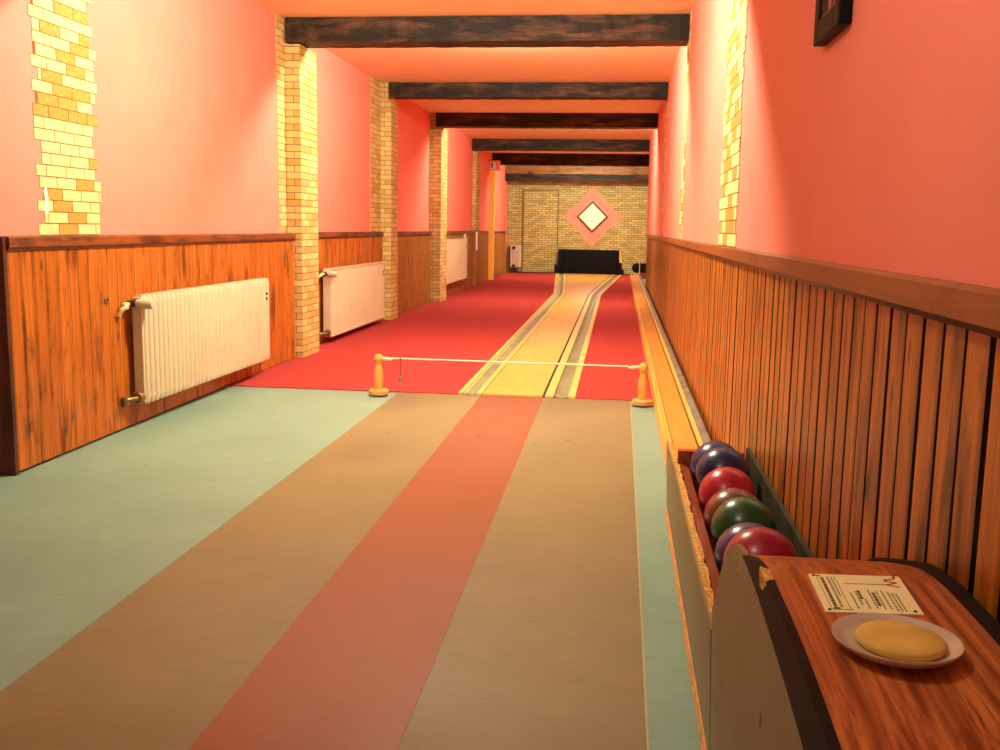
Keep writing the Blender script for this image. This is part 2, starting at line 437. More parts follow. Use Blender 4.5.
# backing of section one between wall plane and boards, and its dark end boards at the doorway
bm = NB(); prism(bm, [(XL, 3.45), (-2.286, 3.45), (-2.351, 6.925), (XL, 6.925)], 2, .012, .868); o = struct('trim_8', bm, M['dark_board'])
bm = NB(); box(bm, -2.375, -2.268, 3.425, 3.449, 0, .905, bev=.003); box(bm, -2.49, -2.378, 3.428, 3.449, 0, .88, bev=.003)
o = struct('trim_9', bm, M['dark_board'])
bm = NB(); box(bm, -2.58, -2.347, 3.43, 3.465, .905, ZC, bev=.004); o = struct('trim_10', bm, M['orange_post'])

# ------------------------------------------------------------------ floor coverings
def sheet(name, poly, z0, z1, mat, label, cat, group=None):
    bm = NB(); prism(bm, poly, 2, z0, z1)
    o = obj(name, bm, mat, loc=(sum(p[0] for p in poly)/len(poly), sum(p[1] for p in poly)/len(poly), 0)); tag(o, label, cat, group); return o
sheet('linoleum_runner', [(-1.22, -2.4), (-.752, -2.4), (-.777, YF), (-1.268, YF)], 0, .002, M['brown'],
      'brown linoleum runner on the radiator side of the reddish strip', 'floor covering', 'brown runners of the approach')
o = sheet('linoleum_runner', [(-.352, -2.4), (.078, -2.4), (.085, YF), (-.412, YF)], 0, .002, M['brown'],
      'brown linoleum runner on the ball return side of the reddish strip, pale edge line', 'floor covering', 'brown runners of the approach')
bm = NB(); prism(bm, [(.0785, -2.4), (.0825, -2.4), (.0895, YF), (.0855, YF)], 2, 0, .0024); obj('edge_line', bm, M['line'], o, label='pale joint line')
sheet('linoleum_strip', [(-.752, -2.4), (-.352, -2.4), (-.412, YF), (-.777, YF)], 0, .003, M['redlino'],
      'reddish brown linoleum strip leading up to the yellow lane', 'floor covering')

KL, KR = 14.75, 14.75
def xs(a, b, c): return [(a[0], YF), (a[1], KL), (a[2], YE-.1)]
# lane outline stations: (at foul line, at kink, at pit)
OUTL = (-.913, -.972, -1.385); PL = (-.770, -.792, -1.135); PR = (-.421, -.452, -.175); OUTR = (-.231, -.262, .045)
def strip_poly(a, b, y1=YE-.12):
    return [(a[0], YF), (b[0], YF), (b[1], KL), (b[2], y1), (a[2], y1), (a[1], KL)]
def lerp(a, b, t): return tuple(p+(q-p)*t for p, q in zip(a, b))
YL = YE-.32
edge = [(XL+.006, YL)]
for y0, y1, xf in ((18.35, 18.44, -2.345), (16.3, 16.72, -2.384), (12.605, 13.06, -2.30), (10.0, 10.3, -2.34), (6.94, 7.33, -2.28)):
    edge += [(XL+.006, y1+.002), (xf+.002, y1+.002), (xf+.002, y0-.002), (XL+.006 if y0 > 7 else -2.352, y0-.002)]
edge += [(-2.324, YF)]
sheet('carpet', [(OUTL[0]-.0005, YF), (OUTL[1]-.0005, KL), (OUTL[2]-.0005, YL)] + edge, 0, .007, M['carpet'],
      'wide red carpet between the left wall and the lane', 'carpet', 'red carpets beside the lane')
sheet('carpet', [(OUTR[0], YF), (.2135, YF), (.2135, YL), (OUTR[2], YL), (OUTR[1], KL)], 0, .007, M['carpet'],
      'narrow red carpet between the lane and the ball return', 'carpet', 'red carpets beside the lane')

lane = thing('bowling_lane', 'yellow wooden skittle lane with grey gutters, widening towards the black pit', 'bowling lane', (-.6, YF, 0))
def part(name, a, b, z0, z1, mat, par=None):
    bm = NB(); prism(bm, strip_poly(a, b, YL), 2, z0, z1); return obj(name, bm, mat, par or lane)
part('lane_bed', PL, PR, .001, .012, M['lane'])
L1, L2, L3, L4 = lerp(OUTL, PL, .20), lerp(OUTL, PL, .32), lerp(OUTL, PL, .74), lerp(OUTL, PL, .955)
part('edge_strip', OUTL, L1, .001, .014, M['laneedge'])
part('joint', L1, lerp(OUTL, PL, .23), .001, .010, M['brownframe'])
part('edge_strip', lerp(OUTL, PL, .23), L2, .001, .012, M['laneedge'])
part('edge_strip', L3, L4, .001, .012, M['laneedge'])
part('joint', L4, PL, .001, .009, M['brownframe'])
R1, R2, R3, R4 = lerp(PR, OUTR, .085), lerp(PR, OUTR, .34), lerp(PR, OUTR, .38), lerp(PR, OUTR, .79)
part('joint', PR, R1, .001, .006, M['black'])
part('edge_strip', R1, R2, .001, .012, M['laneedge'])
part('joint', R2, R3, .001, .009, M['brownframe'])
part('edge_strip', R4, OUTR, .001, .012, M['laneedge'])
def gutter(a, b):
    bm = NB(); n = 8; rows = []
    ys = [YF, KL, YL]
    for k in range(n+1):
        t = k/n; z = .0115-.0095*math.sin(PI*t); x = lerp(a, b, t)
        rows.append([bm.verts.new((x[j], ys[j], z)) for j in range(3)])
    for k in range(n):
        for j in range(2): bm.faces.new((rows[k][j], rows[k+1][j], rows[k+1][j+1], rows[k][j+1]))
    boxuv(bm, bm.faces); obj('gutter', bm, M['gutter'], lane, smooth=30)
gutter(L2, L3); gutter(R3, R4)

# ------------------------------------------------------------------ brick pillars and strips
pill_lab = ['brick patterned pillar on left wall standing just beyond the nearest radiator',
            'brick patterned pillar on left wall between the middle radiator and plain boards',
            'dim brick patterned pillar on left wall just before the far radiator',
            'short brick patterned pillar above wooden cladding past the far radiator']
PG = 'brick pillars along the left wall'
PX = [(6.94, 7.33, -2.28), (10.0, 10.3, -2.34), (12.605, 13.06, -2.30), (16.3, 16.72, -2.384)]
for i, (y0, y1, xf) in enumerate(PX):
    bm = NB()
    if i < 3:
        box(bm, XL, xf, y0, y1, 0, 2.221); box(bm, XL, -2.374, y0, y1, 2.221, ZC)
        o = obj('brick_pillar', bm, M['brickp'], loc=(XL, y0, 0)); tag(o, pill_lab[i], 'pillar', PG, 'thing')
        if i < 2:
            bm = NB(); box(bm, *((-2.392, -2.386, 6.77, 6.939) if i == 0 else (XL-.001, XL+.004, 9.58, 9.999)), .915, ZC-.002)
            obj('wallpaper_margin', bm, M['brickp'], o)
    else:
        t = thing('brick_pillar', pill_lab[i], 'pillar', (XL, y0, 0), PG, 'thing')
        box(bm, XL+.001, xf, y0, y1, .93, 2.21); obj('shaft', bm, M['brickp'], t)
        bm = NB(); box(bm, XL+.001, xf-.012, y0, y1, .01, .93)
        boards(bm, (XL+.001, y0-.001), (xf-.01, y0-.001), .01, .93, .012, side=-1)
        boards(bm, (xf-.012, y0), (xf-.012, y1), .01, .93, .012, side=-1)
        bmesh.ops.recalc_face_normals(bm, faces=bm.faces)
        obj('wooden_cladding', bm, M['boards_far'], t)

def brick_strip(x, sgn, y0, y1, z0, z1, label, row=.0485, bw=.15, ragged=True):
    """printed brick wallpaper strip with a toothed outline, glued on the painted wall"""
    bm = NB(); z = z0; r = 0
    while z < z1-.01:
        zt = min(z+row, z1); off = (0, .5, .25, .75)[r % 4]*bw
        a0 = y0+(random.choice((0, .02, .045)) if ragged else 0); a1 = y1-(random.choice((0, .02, .05)) if ragged else 0)
        box(bm, x+sgn*.0006, x+sgn*.002, a0+.004, a1-.004, z, zt, 2)
        y = y0-off
        while y < y1:
            b0, b1 = max(y, a0), min(y+bw, a1)
            if b1-b0 > .018:
                core = abs((b0+b1)/2-(y0+y1)/2) < (y1-y0)*.3
                mi = 1 if random.random() < (.5 if core else .14) else 0
                box(bm, x+sgn*.0006, x+sgn*.003, b0+.003, b1-.003, z+.0026, zt-.0026, mi)
            y += bw
        z = zt; r += 1
    o = obj('brick_strip', bm, [M['brick_a'], M['brick_b'], M['mortar']], loc=(x, y0, z0)); tag(o, label, 'wallpaper strip'); return o
bs = brick_strip(-2.39, 1, 3.855, 4.365, .909, 2.227, 'wide strip of brick wallpaper on the left wall above the nearest panelling')
bm = NB(); prism(bm, [(3.89, 1.01), (3.93, 1.0), (3.935, 1.05), (3.92, 1.12), (3.90, 1.09), (3.91, 1.05)], 0, -2.387, -2.386)
obj('torn_patch', bm, M['white'], bs, label='white torn patch')
brick_strip(XR, -1, 3.62, 4.28, .915, 2.227, 'brick wallpaper strip on the right wall closest to the framed picture')
brick_strip(XR, -1, 6.78, 7.15, .915, ZC, 'second brick wallpaper strip along the right wall, level with the front beam')
brick_strip(XR, -1, 10.05, 10.35, .915, ZC, 'faint narrow brick wallpaper strip on the right wall, level with the second beam')

# ------------------------------------------------------------------ beams
def beam(x0, x1, y0, y1, z0, z1, mat, label, jag=.006, lower=None):
    bm = NB(); box(bm, x0, x1, y0, y1, z0, z1)
    ed = [e for e in bm.edges if abs(e.verts[0].co.x-e.verts[1].co.x) > .5]
    bmesh.ops.subdivide_edges(bm, edges=ed, cuts=44, use_grid_fill=True)
    for v in bm.verts:
        if x0+.01 < v.co.x < x1-.01:
            rnd = random.Random(round(v.co.x*977)+round(v.co.z*100)*31+round(v.co.y*100)*7)
            if v.co.z < z1-.01: v.co.z += rnd.uniform(-jag, jag)*.5
            v.co.y += rnd.uniform(-jag, jag)
    o = obj('ceiling_beam', bm, mat, loc=(x0, y0, z0)); tag(o, label, 'beam', 'dark beams across the ceiling', 'thing')
    if lower:
        b2 = NB(); box(b2, *lower); obj('lower_plank', b2, M['beam'], o, label='darker lower plank')
    return o
beam(-2.37, .405, 6.91, 7.15, 2.228, ZC-.001, M['beam'], 'front ceiling beam, charred brown, resting on the nearest brick pillar')
beam(-2.335, .405, 9.98, 10.2, 2.255, ZC-.001, M['beam'], 'second ceiling beam from the front, charred, over the middle radiator bay')
beam(-2.37, .405, 12.58, 12.8, 2.226, ZC-.001, M['beam'], 'almost black third ceiling beam, above the dim brick pillar')
beam(-2.44, .405, 16.2, 16.45, 2.225, ZC-.001, M['beam'], 'fourth ceiling beam, brown patched, above the wood clad pillar')
beam(-2.50, .555, 19.2, 19.42, 2.175, ZC-.001, M['beam'], 'fifth ceiling beam, black, just before the last bay')
beam(-2.50, .555, 21.4, 21.6, 2.13, ZC-.001, M['beam_lit'], 'last ceiling beam, lit brown with dark lower plank, against the brick end wall', .004,
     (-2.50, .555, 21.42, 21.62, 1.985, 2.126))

# yellow post before the end bay
t = thing('yellow_post', 'slim yellow painted post on the left wall before the end bay', 'post', (-2.39, 18.4, 0))
bm = NB(); box(bm, -2.445, -2.345, 18.35, 18.44, 0, 2.02, bev=.008); obj('shaft', bm, M['pole'], t)
bm = NB(); box(bm, -2.445, -2.26, 18.34, 18.5, 2.02, 2.20, bev=.004); obj('bracket', bm, M['pinkflat'], t, label='pink bracket block')
bm = NB(); box(bm, -2.42, -2.33, 18.30, 18.34, 2.04, 2.17, bev=.004); b = obj('lamp_socket', bm, M['white'], t, label='small white box')
bm = NB(); box(bm, -2.40, -2.375, 18.29, 18.302, 2.06, 2.15); obj('socket_slot', bm, M['black'], b)
o = NB(); tube(o, [(-2.365, 16.26, .60), (-2.365, 16.26, .90)], .018, 10)
tag(obj('cable_trunking', o, M['white'], loc=(-2.365, 16.26, .6)), 'short white vertical trunking on the cladding past the far radiator', 'trunking')

# ------------------------------------------------------------------ radiators
def radiator(y0, y1, xf, xb, z0, z1, pitch, label, round_=True, valves=True, wallx=-2.33, vent=True, pipe_side=-1):
    t = thing('radiator', label, 'radiator', ((xf+xb)/2, y0, z0), 'cream radiators')
    bm = NB(); n = max(4, round((y1-y0)/pitch)); p = (y1-y0)/n
    for k in range(n):
        a = y0+k*p
        if round_:
            # rounded column: a stadium in plan swept up, closing towards headers
            pr = []; w = p*.365; c = a+p/2
            for j in range(9): an = -PI/2+PI*j/8; pr.append((xf-w+w*math.cos(an), c+w*math.sin(an)))
            for j in range(9): an = PI/2+PI*j/8; pr.append((xb+w+w*math.cos(an), c+w*math.sin(an)))
            tt = bmesh.new(); tt.loops.layers.uv.new('UVMap'); rings = []
            cx = (xf+xb)/2
            for z, s in ((z0, .82), (z0+.012, .93), (z0+.03, 1), (z1-.03, 1), (z1-.012, .93), (z1, .8)):
                rings.append([tt.verts.new((cx+(x-cx)*s, c+(y-c)*s, z)) for x, y in pr])
            m = len(pr)
            for A, B in zip(rings, rings[1:]):
                for j in range(m): tt.faces.new((A[j], A[(j+1) % m], B[(j+1) % m], B[j]))
            tt.faces.new(rings[0][::-1]); tt.faces.new(rings[-1])
            bmesh.ops.recalc_face_normals(tt, faces=tt.faces); boxuv(tt, tt.faces); merge(bm, tt)
        else:
            prism(bm, [(xb, a+.001), (xf-.008, a+.001), (xf, a+p*.25), (xf, a+p*.75), (xf-.008, a+p-.001), (xb, a+p-.001)], 2, z0+.012, z1-.012)
    obj('fins' if round_ else 'ribbed_panel', bm, M['cream'], t, smooth=40)
    if round_:
        xm = (xf+xb)/2
        for z in (z0+.035, z1-.035):
            bm = NB(); tube(bm, [(xm, y0-.006, z), (xm, y1+.006, z)], .022, 14); obj('header', bm, M['cream'], t, smooth=40)
        bm = NB(); box(bm, xb+.004, xf-.012, y0-.004, y0+.012, z0+.01, z1-.01, bev=.004); obj('end_cheek', bm, M['cream'], t)
    else:
        for za, zb in ((z1-.014, z1), (z0, z0+.014)):
            bm = NB(); box(bm, xb-.004, xf+.003, y0-.004, y1+.004, za, zb, bev=.003); obj('seam', bm, M['cream'], t)
        for ya, yb in ((y0-.006, y0+.004), (y1-.004, y1+.006)):
            bm = NB(); box(bm, xb-.006, xf-.006, ya, yb, z0+.012, z1-.012, bev=.002); obj('side_cover', bm, M['cream'], t)
    for y in (y0+.25*(y1-y0), y0+.75*(y1-y0)):
        for z in (z0+.1, z1-.1):
            bm = NB(); box(bm, wallx+.002, xb+.01, y-.012, y+.012, z-.012, z+.012); obj('wall_bracket', bm, M['darkmetal'], t)
    if vent:
        for z in (z1-.095, z1-.125):
            bm = NB(); tube(bm, [(xf-.004, y1-.07, z), (xf+.006, y1-.07, z)], .009, 10); obj('air_vent', bm, M['darkmetal'], t, label='small dark vent screw')
    if valves:
        xm = (xf+xb)/2
        bm = NB(); tube(bm, [(xm-.02, y0-.005, z1-.04), (xm-.02, y0-.05, z1-.04)], .017, 12); v = obj('valve', bm, M['darkmetal'], t)
        hb = NB(); lathe(hb, [(0, -.01), (.018, -.01), (.023, 0), (.0245, .03), (.024, .062), (.020, .072), (0, .074)], (xm+.01, y0-.012, z1-.04), 20, 0, 0)
        obj('valve_handle', hb, M['cream'], v, smooth=35, label='cream valve handle')
        pb = NB(); tube(pb, [(xm-.02, y0-.05, z1-.04), (xm-.03, y0-.075, z1-.042), (wallx+.045, y0-.10, z1-.05), (wallx+.03, y0-.115, z1-.06), (wallx+.012, y0-.115, z1-.09)], .011, 12)
        obj('supply_pipe', pb, M['peg'], t, smooth=40)
        pb = NB(); tube(pb, [(wallx+.016, y0+.012, z1-.14), (wallx+.016, y0+.012, z0+.06)] if round_ else [(wallx+.014, y0-.115, z1-.08), (wallx+.014, y0-.115, z0+.03)], .012, 12)
        obj('riser_pipe', pb, M['pipe'], t, smooth=40, label='brown riser pipe')
        pb = NB(); tube(pb, [(xm, y0, z0+.035), (xm, y0-.05, z0+.034), (wallx+.012, y0-.09, z0+.03)], .012, 12)
        lathe(pb, [(0, -.02), (.024, -.02), (.028, -.008), (.028, .008), (.024, .02), (0, .02)], (xm, y0-.022, z0+.035), 16, 0, 1)
        tube(pb, [(wallx+.012, y0-.09, z0+.0), (wallx+.012, y0-.09, z0+.045)], .014, 12)
        obj('return_valve', pb, M['brass'], t, smooth=40, label='dull brass return valve')
    return t
radiator(4.37, 6.05, -2.20, -2.264, .115, .632, .0495, 'long cream ribbed radiator under the left wall, nearest of the row', wallx=-2.28)
radiator(7.83, 9.66, -2.325, -2.392, .062, .618, .034, 'cream flat panel radiator behind the nearest brick pillar, brown riser at its side', False, wallx=-2.43)
r3 = radiator(13.1, 15.15, -2.345, -2.41, .195, .805, .034, 'pale radiator hung higher on the boards past the dim brick pillar', False, False, wallx=-2.43)
bm = NB(); tube(bm, [(-2.36, 14.98, .80), (-2.36, 14.98, .875)], .02, 12); obj('vent_stub', bm, M['cream'], r3, label='cream stub above the panel')
t = thing('radiator', 'small pale radiator in the far corner beside the wallpapered door', 'radiator', (-2.25, YE-.1, .1), 'cream radiators')
bm = NB()
for k in range(5): box(bm, -2.41+k*.05, -2.365+k*.05, YE-.13, YE-.04, .11, .60, bev=.012)
obj('fins', bm, M['cream'], t)
for z in (.545, .15):
    bm = NB(); lathe(bm, [(0, -.04), (.028, -.04), (.034, 0), (.028, .02), (0, .02)], (-2.33, YE-.15, z), 14, 0, 1); obj('valve', bm, M['black'], t, label='black valve knob')
bm = NB(); box(bm, -2.44, -2.40, YE-.12, YE-.03, 0, .58); box(bm, -2.40, -2.26, YE-.1, YE-.03, 0, .10); obj('pipe_casing', bm, M['darkmetal'], t, label='dark pipe casing')

# small rosette on the panelling left of the near radiator
bm = NB(); lathe(bm, [(.006, 0), (.016, 0), (.018, .004), (.012, .007), (.006, .004)], (-2.282, 4.178, .620), 18, 0, 0)
tag(obj('wall_rosette', bm, M['brass'], loc=(-2.282, 4.178, .620)), 'tiny metal rosette on the boards left of the near radiator', 'fitting')

# ------------------------------------------------------------------ end wall: pink diamond, white diamond panel, pit
cx, cz = -.63, 1.245
bm = NB()
pts = []
for (ax, az), (bx, bz) in (((0, .64), (.64, 0)), ((.64, 0), (0, -.64)), ((0, -.64), (-.64, 0)), ((-.64, 0), (0, .64))):
    n = 12
    for k in range(n):          # toothed along the brick courses
        tt = k/n; x = ax+(bx-ax)*tt; z = az+(bz-az)*tt; z = round(z/.05)*.05 if k else z
        pts.append((cx+x, cz+z))
prism(bm, pts, 1, YE-.004, YE-.0005)
tag(obj('pink_diamond', bm, M['pinkflat'], loc=(cx, YE, cz)), 'large pink painted diamond on the brick end wall around the white panel', 'wall painting')
t = thing('diamond_panel', 'white diamond shaped panel in a brown frame on the pink patch', 'panel', (cx, YE-.004, cz))
def dia(r): return [(cx, cz+r), (cx+r, cz), (cx, cz-r), (cx-r, cz)]
bm = NB(); prism(bm, dia(.305), 1, YE-.03, YE-.005); obj('face', bm, M['panelwhite'], t)
bm = NB(); o1, i1 = dia(.345), dia(.292)
for k in range(4):
    k2 = (k+1) % 4; A = [o1[k], o1[k2], i1[k2], i1[k]]; prism(bm, A, 1, YE-.045, YE-.005)
obj('frame', bm, M['brownframe'], t)

t = thing('pin_pit', 'black cloth lined pit at the end of the yellow lane', 'pit', (-.65, YE-.3, 0))
bm = NB(); box(bm, -1.30, -.02, YE-.05, YE-.01, 0, .53); 
for k in range(26):
    x = -1.28+k*.0485; tube(bm, [(x, YE-.055, .01), (x, YE-.055, .52)], .012, 6)
obj('back_cloth', bm, M['rubber'], t)
bm = NB(); prism(bm, [(-1.42, YE-.315), (-1.30, YE-.315), (-1.27, YE-.02), (-1.32, YE-.02)], 2, 0, .20); prism(bm, [(-1.345, YE-.2), (-1.27, YE-.2), (-1.27, YE-.02), (-1.31, YE-.02)], 2, .2, .53)
obj('side_wing', bm, M['rubber'], t)
bm = NB(); prism(bm, [(.09, YE-.315), (-.03, YE-.315), (-.06, YE-.02), (.0, YE-.02)], 2, 0, .12); prism(bm, [(.045, YE-.28), (-.03, YE-.28), (-.06, YE-.02), (.0, YE-.02)], 2, .12, .26)
obj('side_wing', bm, M['rubber'], t)
bm = NB(); prism(bm, [(-.015, .0), (.10, .0), (.055, .26), (.0, .53), (-.015, .53)], 1, YE-.045, YE-.02); obj('pit_trim', bm, M['laneedge'], t, label='pale slanted edge')
bm = NB(); box(bm, -1.37, .06, YE-.30, YE-.05, .0005, .010); obj('pit_floor', bm, M['rubber'], t)
bm = NB(); prism(bm, [(-2.36, YL), (-1.44, YL), (-1.44, YL+.06), (-2.36, YL+.06)], 2, 0, .03)
t9 = obj('carpet_edge_bar', bm, M['black'], loc=(-1.4, YL, 0)); tag(t9, 'thin dark bar closing the wide carpet below the wallpapered door', 'edge bar')
bm = NB(); prism(bm, [(.10, YL), (.30, YL), (.30, YL+.06), (.10, YL+.06)], 2, 0, .03)
tag(obj('carpet_edge_bar', bm, M['black'], loc=(.2, YL, 0)), 'short dark bar closing the narrow carpet, right of the black pit', 'edge bar')

# ball return mouth near the end wall
t = thing('ball_lift', 'black ball return mouth in the far right corner by the brick wall', 'ball lift', (.40, 20.2, 0))
bm = NB(); lathe(bm, [(0, -.05), (.07, -.05), (.095, -.035), (.1, 0), (.095, .035), (.07, .05), (0, .05)], (.345, 20.25, .215), 24, 0, 1); obj('wheel', bm, M['rubber'], t, smooth=35)
bm = NB(); box(bm, .412, .53, 20.15, 20.4, .125, .31, bev=.012); obj('housing', bm, M['rubber'], t)
bm = NB(); box(bm, .39, .405, 20.12, 20.2, .09, .33); obj('upright', bm, M['laneedge'], t, label='pale upright')
bm = NB(); box(bm, .412, .53, 20.2, 20.36, 0, .124); obj('base', bm, M['trough'], t)

# ------------------------------------------------------------------ ball return channel along the right wall
t = thing('ball_return', 'long yellow wooden ball return channel along the right wall', 'ball return', (.3, 3.6, 0))
Y0, Y1 = 3.02, 19.9
bm = NB(); box(bm, .247, .345, Y0, Y1, .03, .085); obj('channel_bed', bm, M['bed'], t)
bm = NB(); prism(bm, [(.214, 0), (.227, 0), (.227, .084), (.222, .088), (.217, .088), (.214, .084)], 1, 3.68, Y1); obj('outer_rim', bm, M['retrim'], t)
bm = NB(); prism(bm, [(.2275, .03), (.2425, .03), (.2425, .098), (.239, .104), (.231, .104), (.2275, .098)], 1, 3.68, Y1); obj('inner_rim', bm, M['retrim'], t)
bm = NB(); prism(bm, [(.243, .03), (.2465, .03), (.2465, .088), (.243, .09)], 1, 3.68, Y1); obj('joint', bm, M['brownframe'], t)
bm = NB(); prism(bm, [(.3455, .03), (.351, .03), (.351, .090), (.3455, .090)], 1, Y0, Y1); obj('guide_strip', bm, M['brownframe'], t)
bm = NB(); prism(bm, [(.3515, .03), (.368, .03), (.368, .099), (.3515, .096)], 1, Y0, Y1); obj('guide_strip', bm, M['retrim'], t)
bm = NB(); prism(bm, [(.3685, .0), (.404, .0), (.404, .108), (.396, .11), (.3685, .096)], 1, Y0, Y1); obj('wall_board', bm, M['greyboard'], t, label='grey brown board against the wall')

# ------------------------------------------------------------------ ball trough and hooded desk (one fixed piece of joinery)
TR = thing('ball_trough', 'grey sided ball trough full of balls, raw chipboard rim, in front of the desk', 'ball trough', (.3, 2.6, 0))
top = [(3.66, .190), (3.3, .208), (2.8, .216), (2.44, .220), (2.1, .222), (1.82, .222)]
NEAR = True
ZB = -.0805        # floor level
side = [(3.66, ZB)] + top + [(1.82, ZB)]
bm = NB(); prism(bm, side, 0, .195, .2005)
for v in bm.verts:                       # the side leans out a little towards its top
    zz = near(v.co)[2]
    if zz < .278: v.co.x += .0118*(1-zz/.278)
obj('side_panel', bm, M['laminate'], TR)
# chipboard core whose ragged top edge shows
bm = NB(); n = 70; rnd = random.Random(3); L = []
def tz(y):
    for (a, za), (b, zb) in zip(top, top[1:]):
        if b <= y <= a: return za+(zb-za)*(a-y)/(a-b)
    return top[-1][1]
for k in range(n+1):
    y = 3.66+(1.815-3.66)*k/n; w = .2165+rnd.uniform(-.003, .003)
    L.append((y, tz(y), w))
for a, b in zip(L, L[1:]):
    za, zb = a[1]+rnd.uniform(-.0007, .0007), b[1]
    v = lambda x, y, z: (x, y, z)
    quad(bm, [v(.2006, a[0], za), v(.2006, b[0], zb), v(b[2], b[0], zb), v(a[2], a[0], za)][::-1])
    quad(bm, [v(a[2], a[0], za), v(b[2], b[0], zb), v(b[2], b[0], .03), v(a[2], a[0], .03)][::-1])
boxuv(bm, bm.faces); obj('chipboard_core', bm, M['chip'], TR, label='raw yellow chipboard edge')
# brown inner wall sloping to the balls
bm = NB(); prism(bm, [(.2205, .214), (.2465, .203), (.2485, .198), (.2485, .0), (.2205, .0)], 1, 1.83, 3.222); obj('inner_wall', bm, M['trough'], TR)
NEAR = False
bm = NB(); box(bm, .196, .3955, 2.978, 3.014, .256, .308, bev=.002); box(bm, .232, .3955, 2.978, 3.014, .03, .2559); obj('end_wall', bm, M['trough'], TR, label='dark red brown end board')
bm = NB(); prism(bm, [(.402, 0), (.412, 0), (.412, .320), (.402, .318)], 1, 1.70, 3.014); obj('wall_side', bm, M['greenboard'], TR, label='dark greenish board by the wall')
bm = NB(); box(bm, .232, .3955, 1.70, 2.975, .03, .184); obj('trough_floor', bm, M['trough'], TR)
bm = NB(); prism(bm, [(.184, 0), (.1905, 0), (.1905, .006), (.184, .006)], 1, 1.70, 3.37); obj('base_strip', bm, M['grooveo'], TR, label='thin orange base strip')
bm = NB(); prism(bm, [(.1850, .019), (.1898, .019), (.1898, .026), (.1850, .026)], 1, 1.70, 3.37); obj('base_strip', bm, M['grooveo'], TR, label='thin orange base strip')

# desk hood: bell shaped side, curved wooden top, black edges
DK = thing('desk_hood', 'curved wooden desk hood with grey bell shaped side and black edging', 'desk', (.3, .95, 0))
prof = [(1.815, .262), (1.793, .285), (1.757, .322), (1.72, .360), (1.685, .396), (1.649, .428), (1.607, .454), (1.565, .473), (1.51, .490), (1.45, .499), (1.38, .503), (1.288, .503), (1.154, .495), (1.043, .487), (.948, .477), (.8, .46), (.6, .43), (.3, .37)]
bm = NB(); NEAR = True
prism(bm, [(1.815, ZB)] + prof + [(.3, ZB)], 0, .1952, .2035)
for v in bm.verts:                       # the side leans out a little towards its top
    zz = near(v.co)[2]
    if zz < .278: v.co.x += .0118*(1-zz/.278)
obj('side_panel', bm, M['laminate'], DK)
NEAR = False
for z0, z1, x in ((0, .006, .184), (.019, .026, .185)):
    bm = NB(); prism(bm, [(x, z0), (.1898, z0), (.1898, z1), (x, z1)], 1, .3, 1.675); obj('base_strip', bm, M['grooveo'], DK, label='thin orange base strip')
NEAR = True
def slab(bm, x0, x1, lo, hi, mi=0, prof=prof, y_min=None):
    P = [p for p in prof if y_min is None or p[0] >= y_min]
    A = []
    for i, (y, z) in enumerate(P):
        p0 = Vector(P[max(i-1, 0)]); p1 = Vector(P[min(i+1, len(P)-1)]); d = (p1-p0).normalized(); n = Vector((d.y, -d.x))
        if n.y < 0: n = -n
        A.append((Vector((y, z))+n*lo, Vector((y, z))+n*hi))
    for (a0, a1), (b0, b1) in zip(A, A[1:]):
        prism(bm, [tuple(a0), tuple(b0), tuple(b1), tuple(a1)], 0, x0, x1, mi)
DTOP = [(1.80, .262), (1.74, .330), (1.68, .388), (1.62, .430), (1.56, .458), (1.50, .478), (1.44, .496), (1.38, .514), (1.33, .527), (1.28, .535), (1.22, .540), (1.1, .541), (1.0, .540), (.9, .534), (.83, .527), (.7, .508), (.5, .470), (.3, .415)]
bm = NB(); slab(bm, .204, .4135, -.018, 0, 0, DTOP); obj('top_board', bm, M['desk'], DK, smooth=25)
def interp(P, y):
    for (a, za), (b, zb) in zip(P, P[1:]):
        if b <= y <= a: return za+(zb-za)*(a-y)/(a-b)
    return P[-1][1]
bm = NB(); ys = [1.43-.03*k for k in range(38)]
for y0, y1 in zip(ys, ys[1:]):
    prism(bm, [(y0, interp(prof, y0)-.004), (y1, interp(prof, y1)-.004), (y1, interp(DTOP, y1)+.0006), (y0, max(interp(prof, y0)-.003, interp(DTOP, y0)+.0006))], 0, .1942, .2055)
e = obj('edge_strip', bm, M['edge'], DK)
bm = NB(); slab(bm, .414, .430, -.03, .006, 0, DTOP); obj('edge_strip', bm, M['edge'], DK, smooth=25)
bm = NB(); prism(bm, [(1.262, .538), (1.245, .541), (1.220, .541), (1.205, .536), (1.222, .522), (1.25, .518)], 0, .1934, .1942)
prism(bm, [(.1936, 1.262), (.2052, 1.25), (.2052, 1.215), (.1936, 1.205)], 2, .5385, .5414)
obj('edge_chip', bm, M['chip'], e, label='chipped spot of bare wood')
for y, z in ((1.49, .452), (1.20, .36), (1.30, .498), (1.62, .2)):
    bm = NB(); prism(bm, [(y-.004, z), (y, z+.012), (y+.004, z), (y, z-.012)], 0, .1945, .1953)
    obj('panel_chip', bm, M['chip'], DK, label='small pale chip in the laminate')

NEAR = False
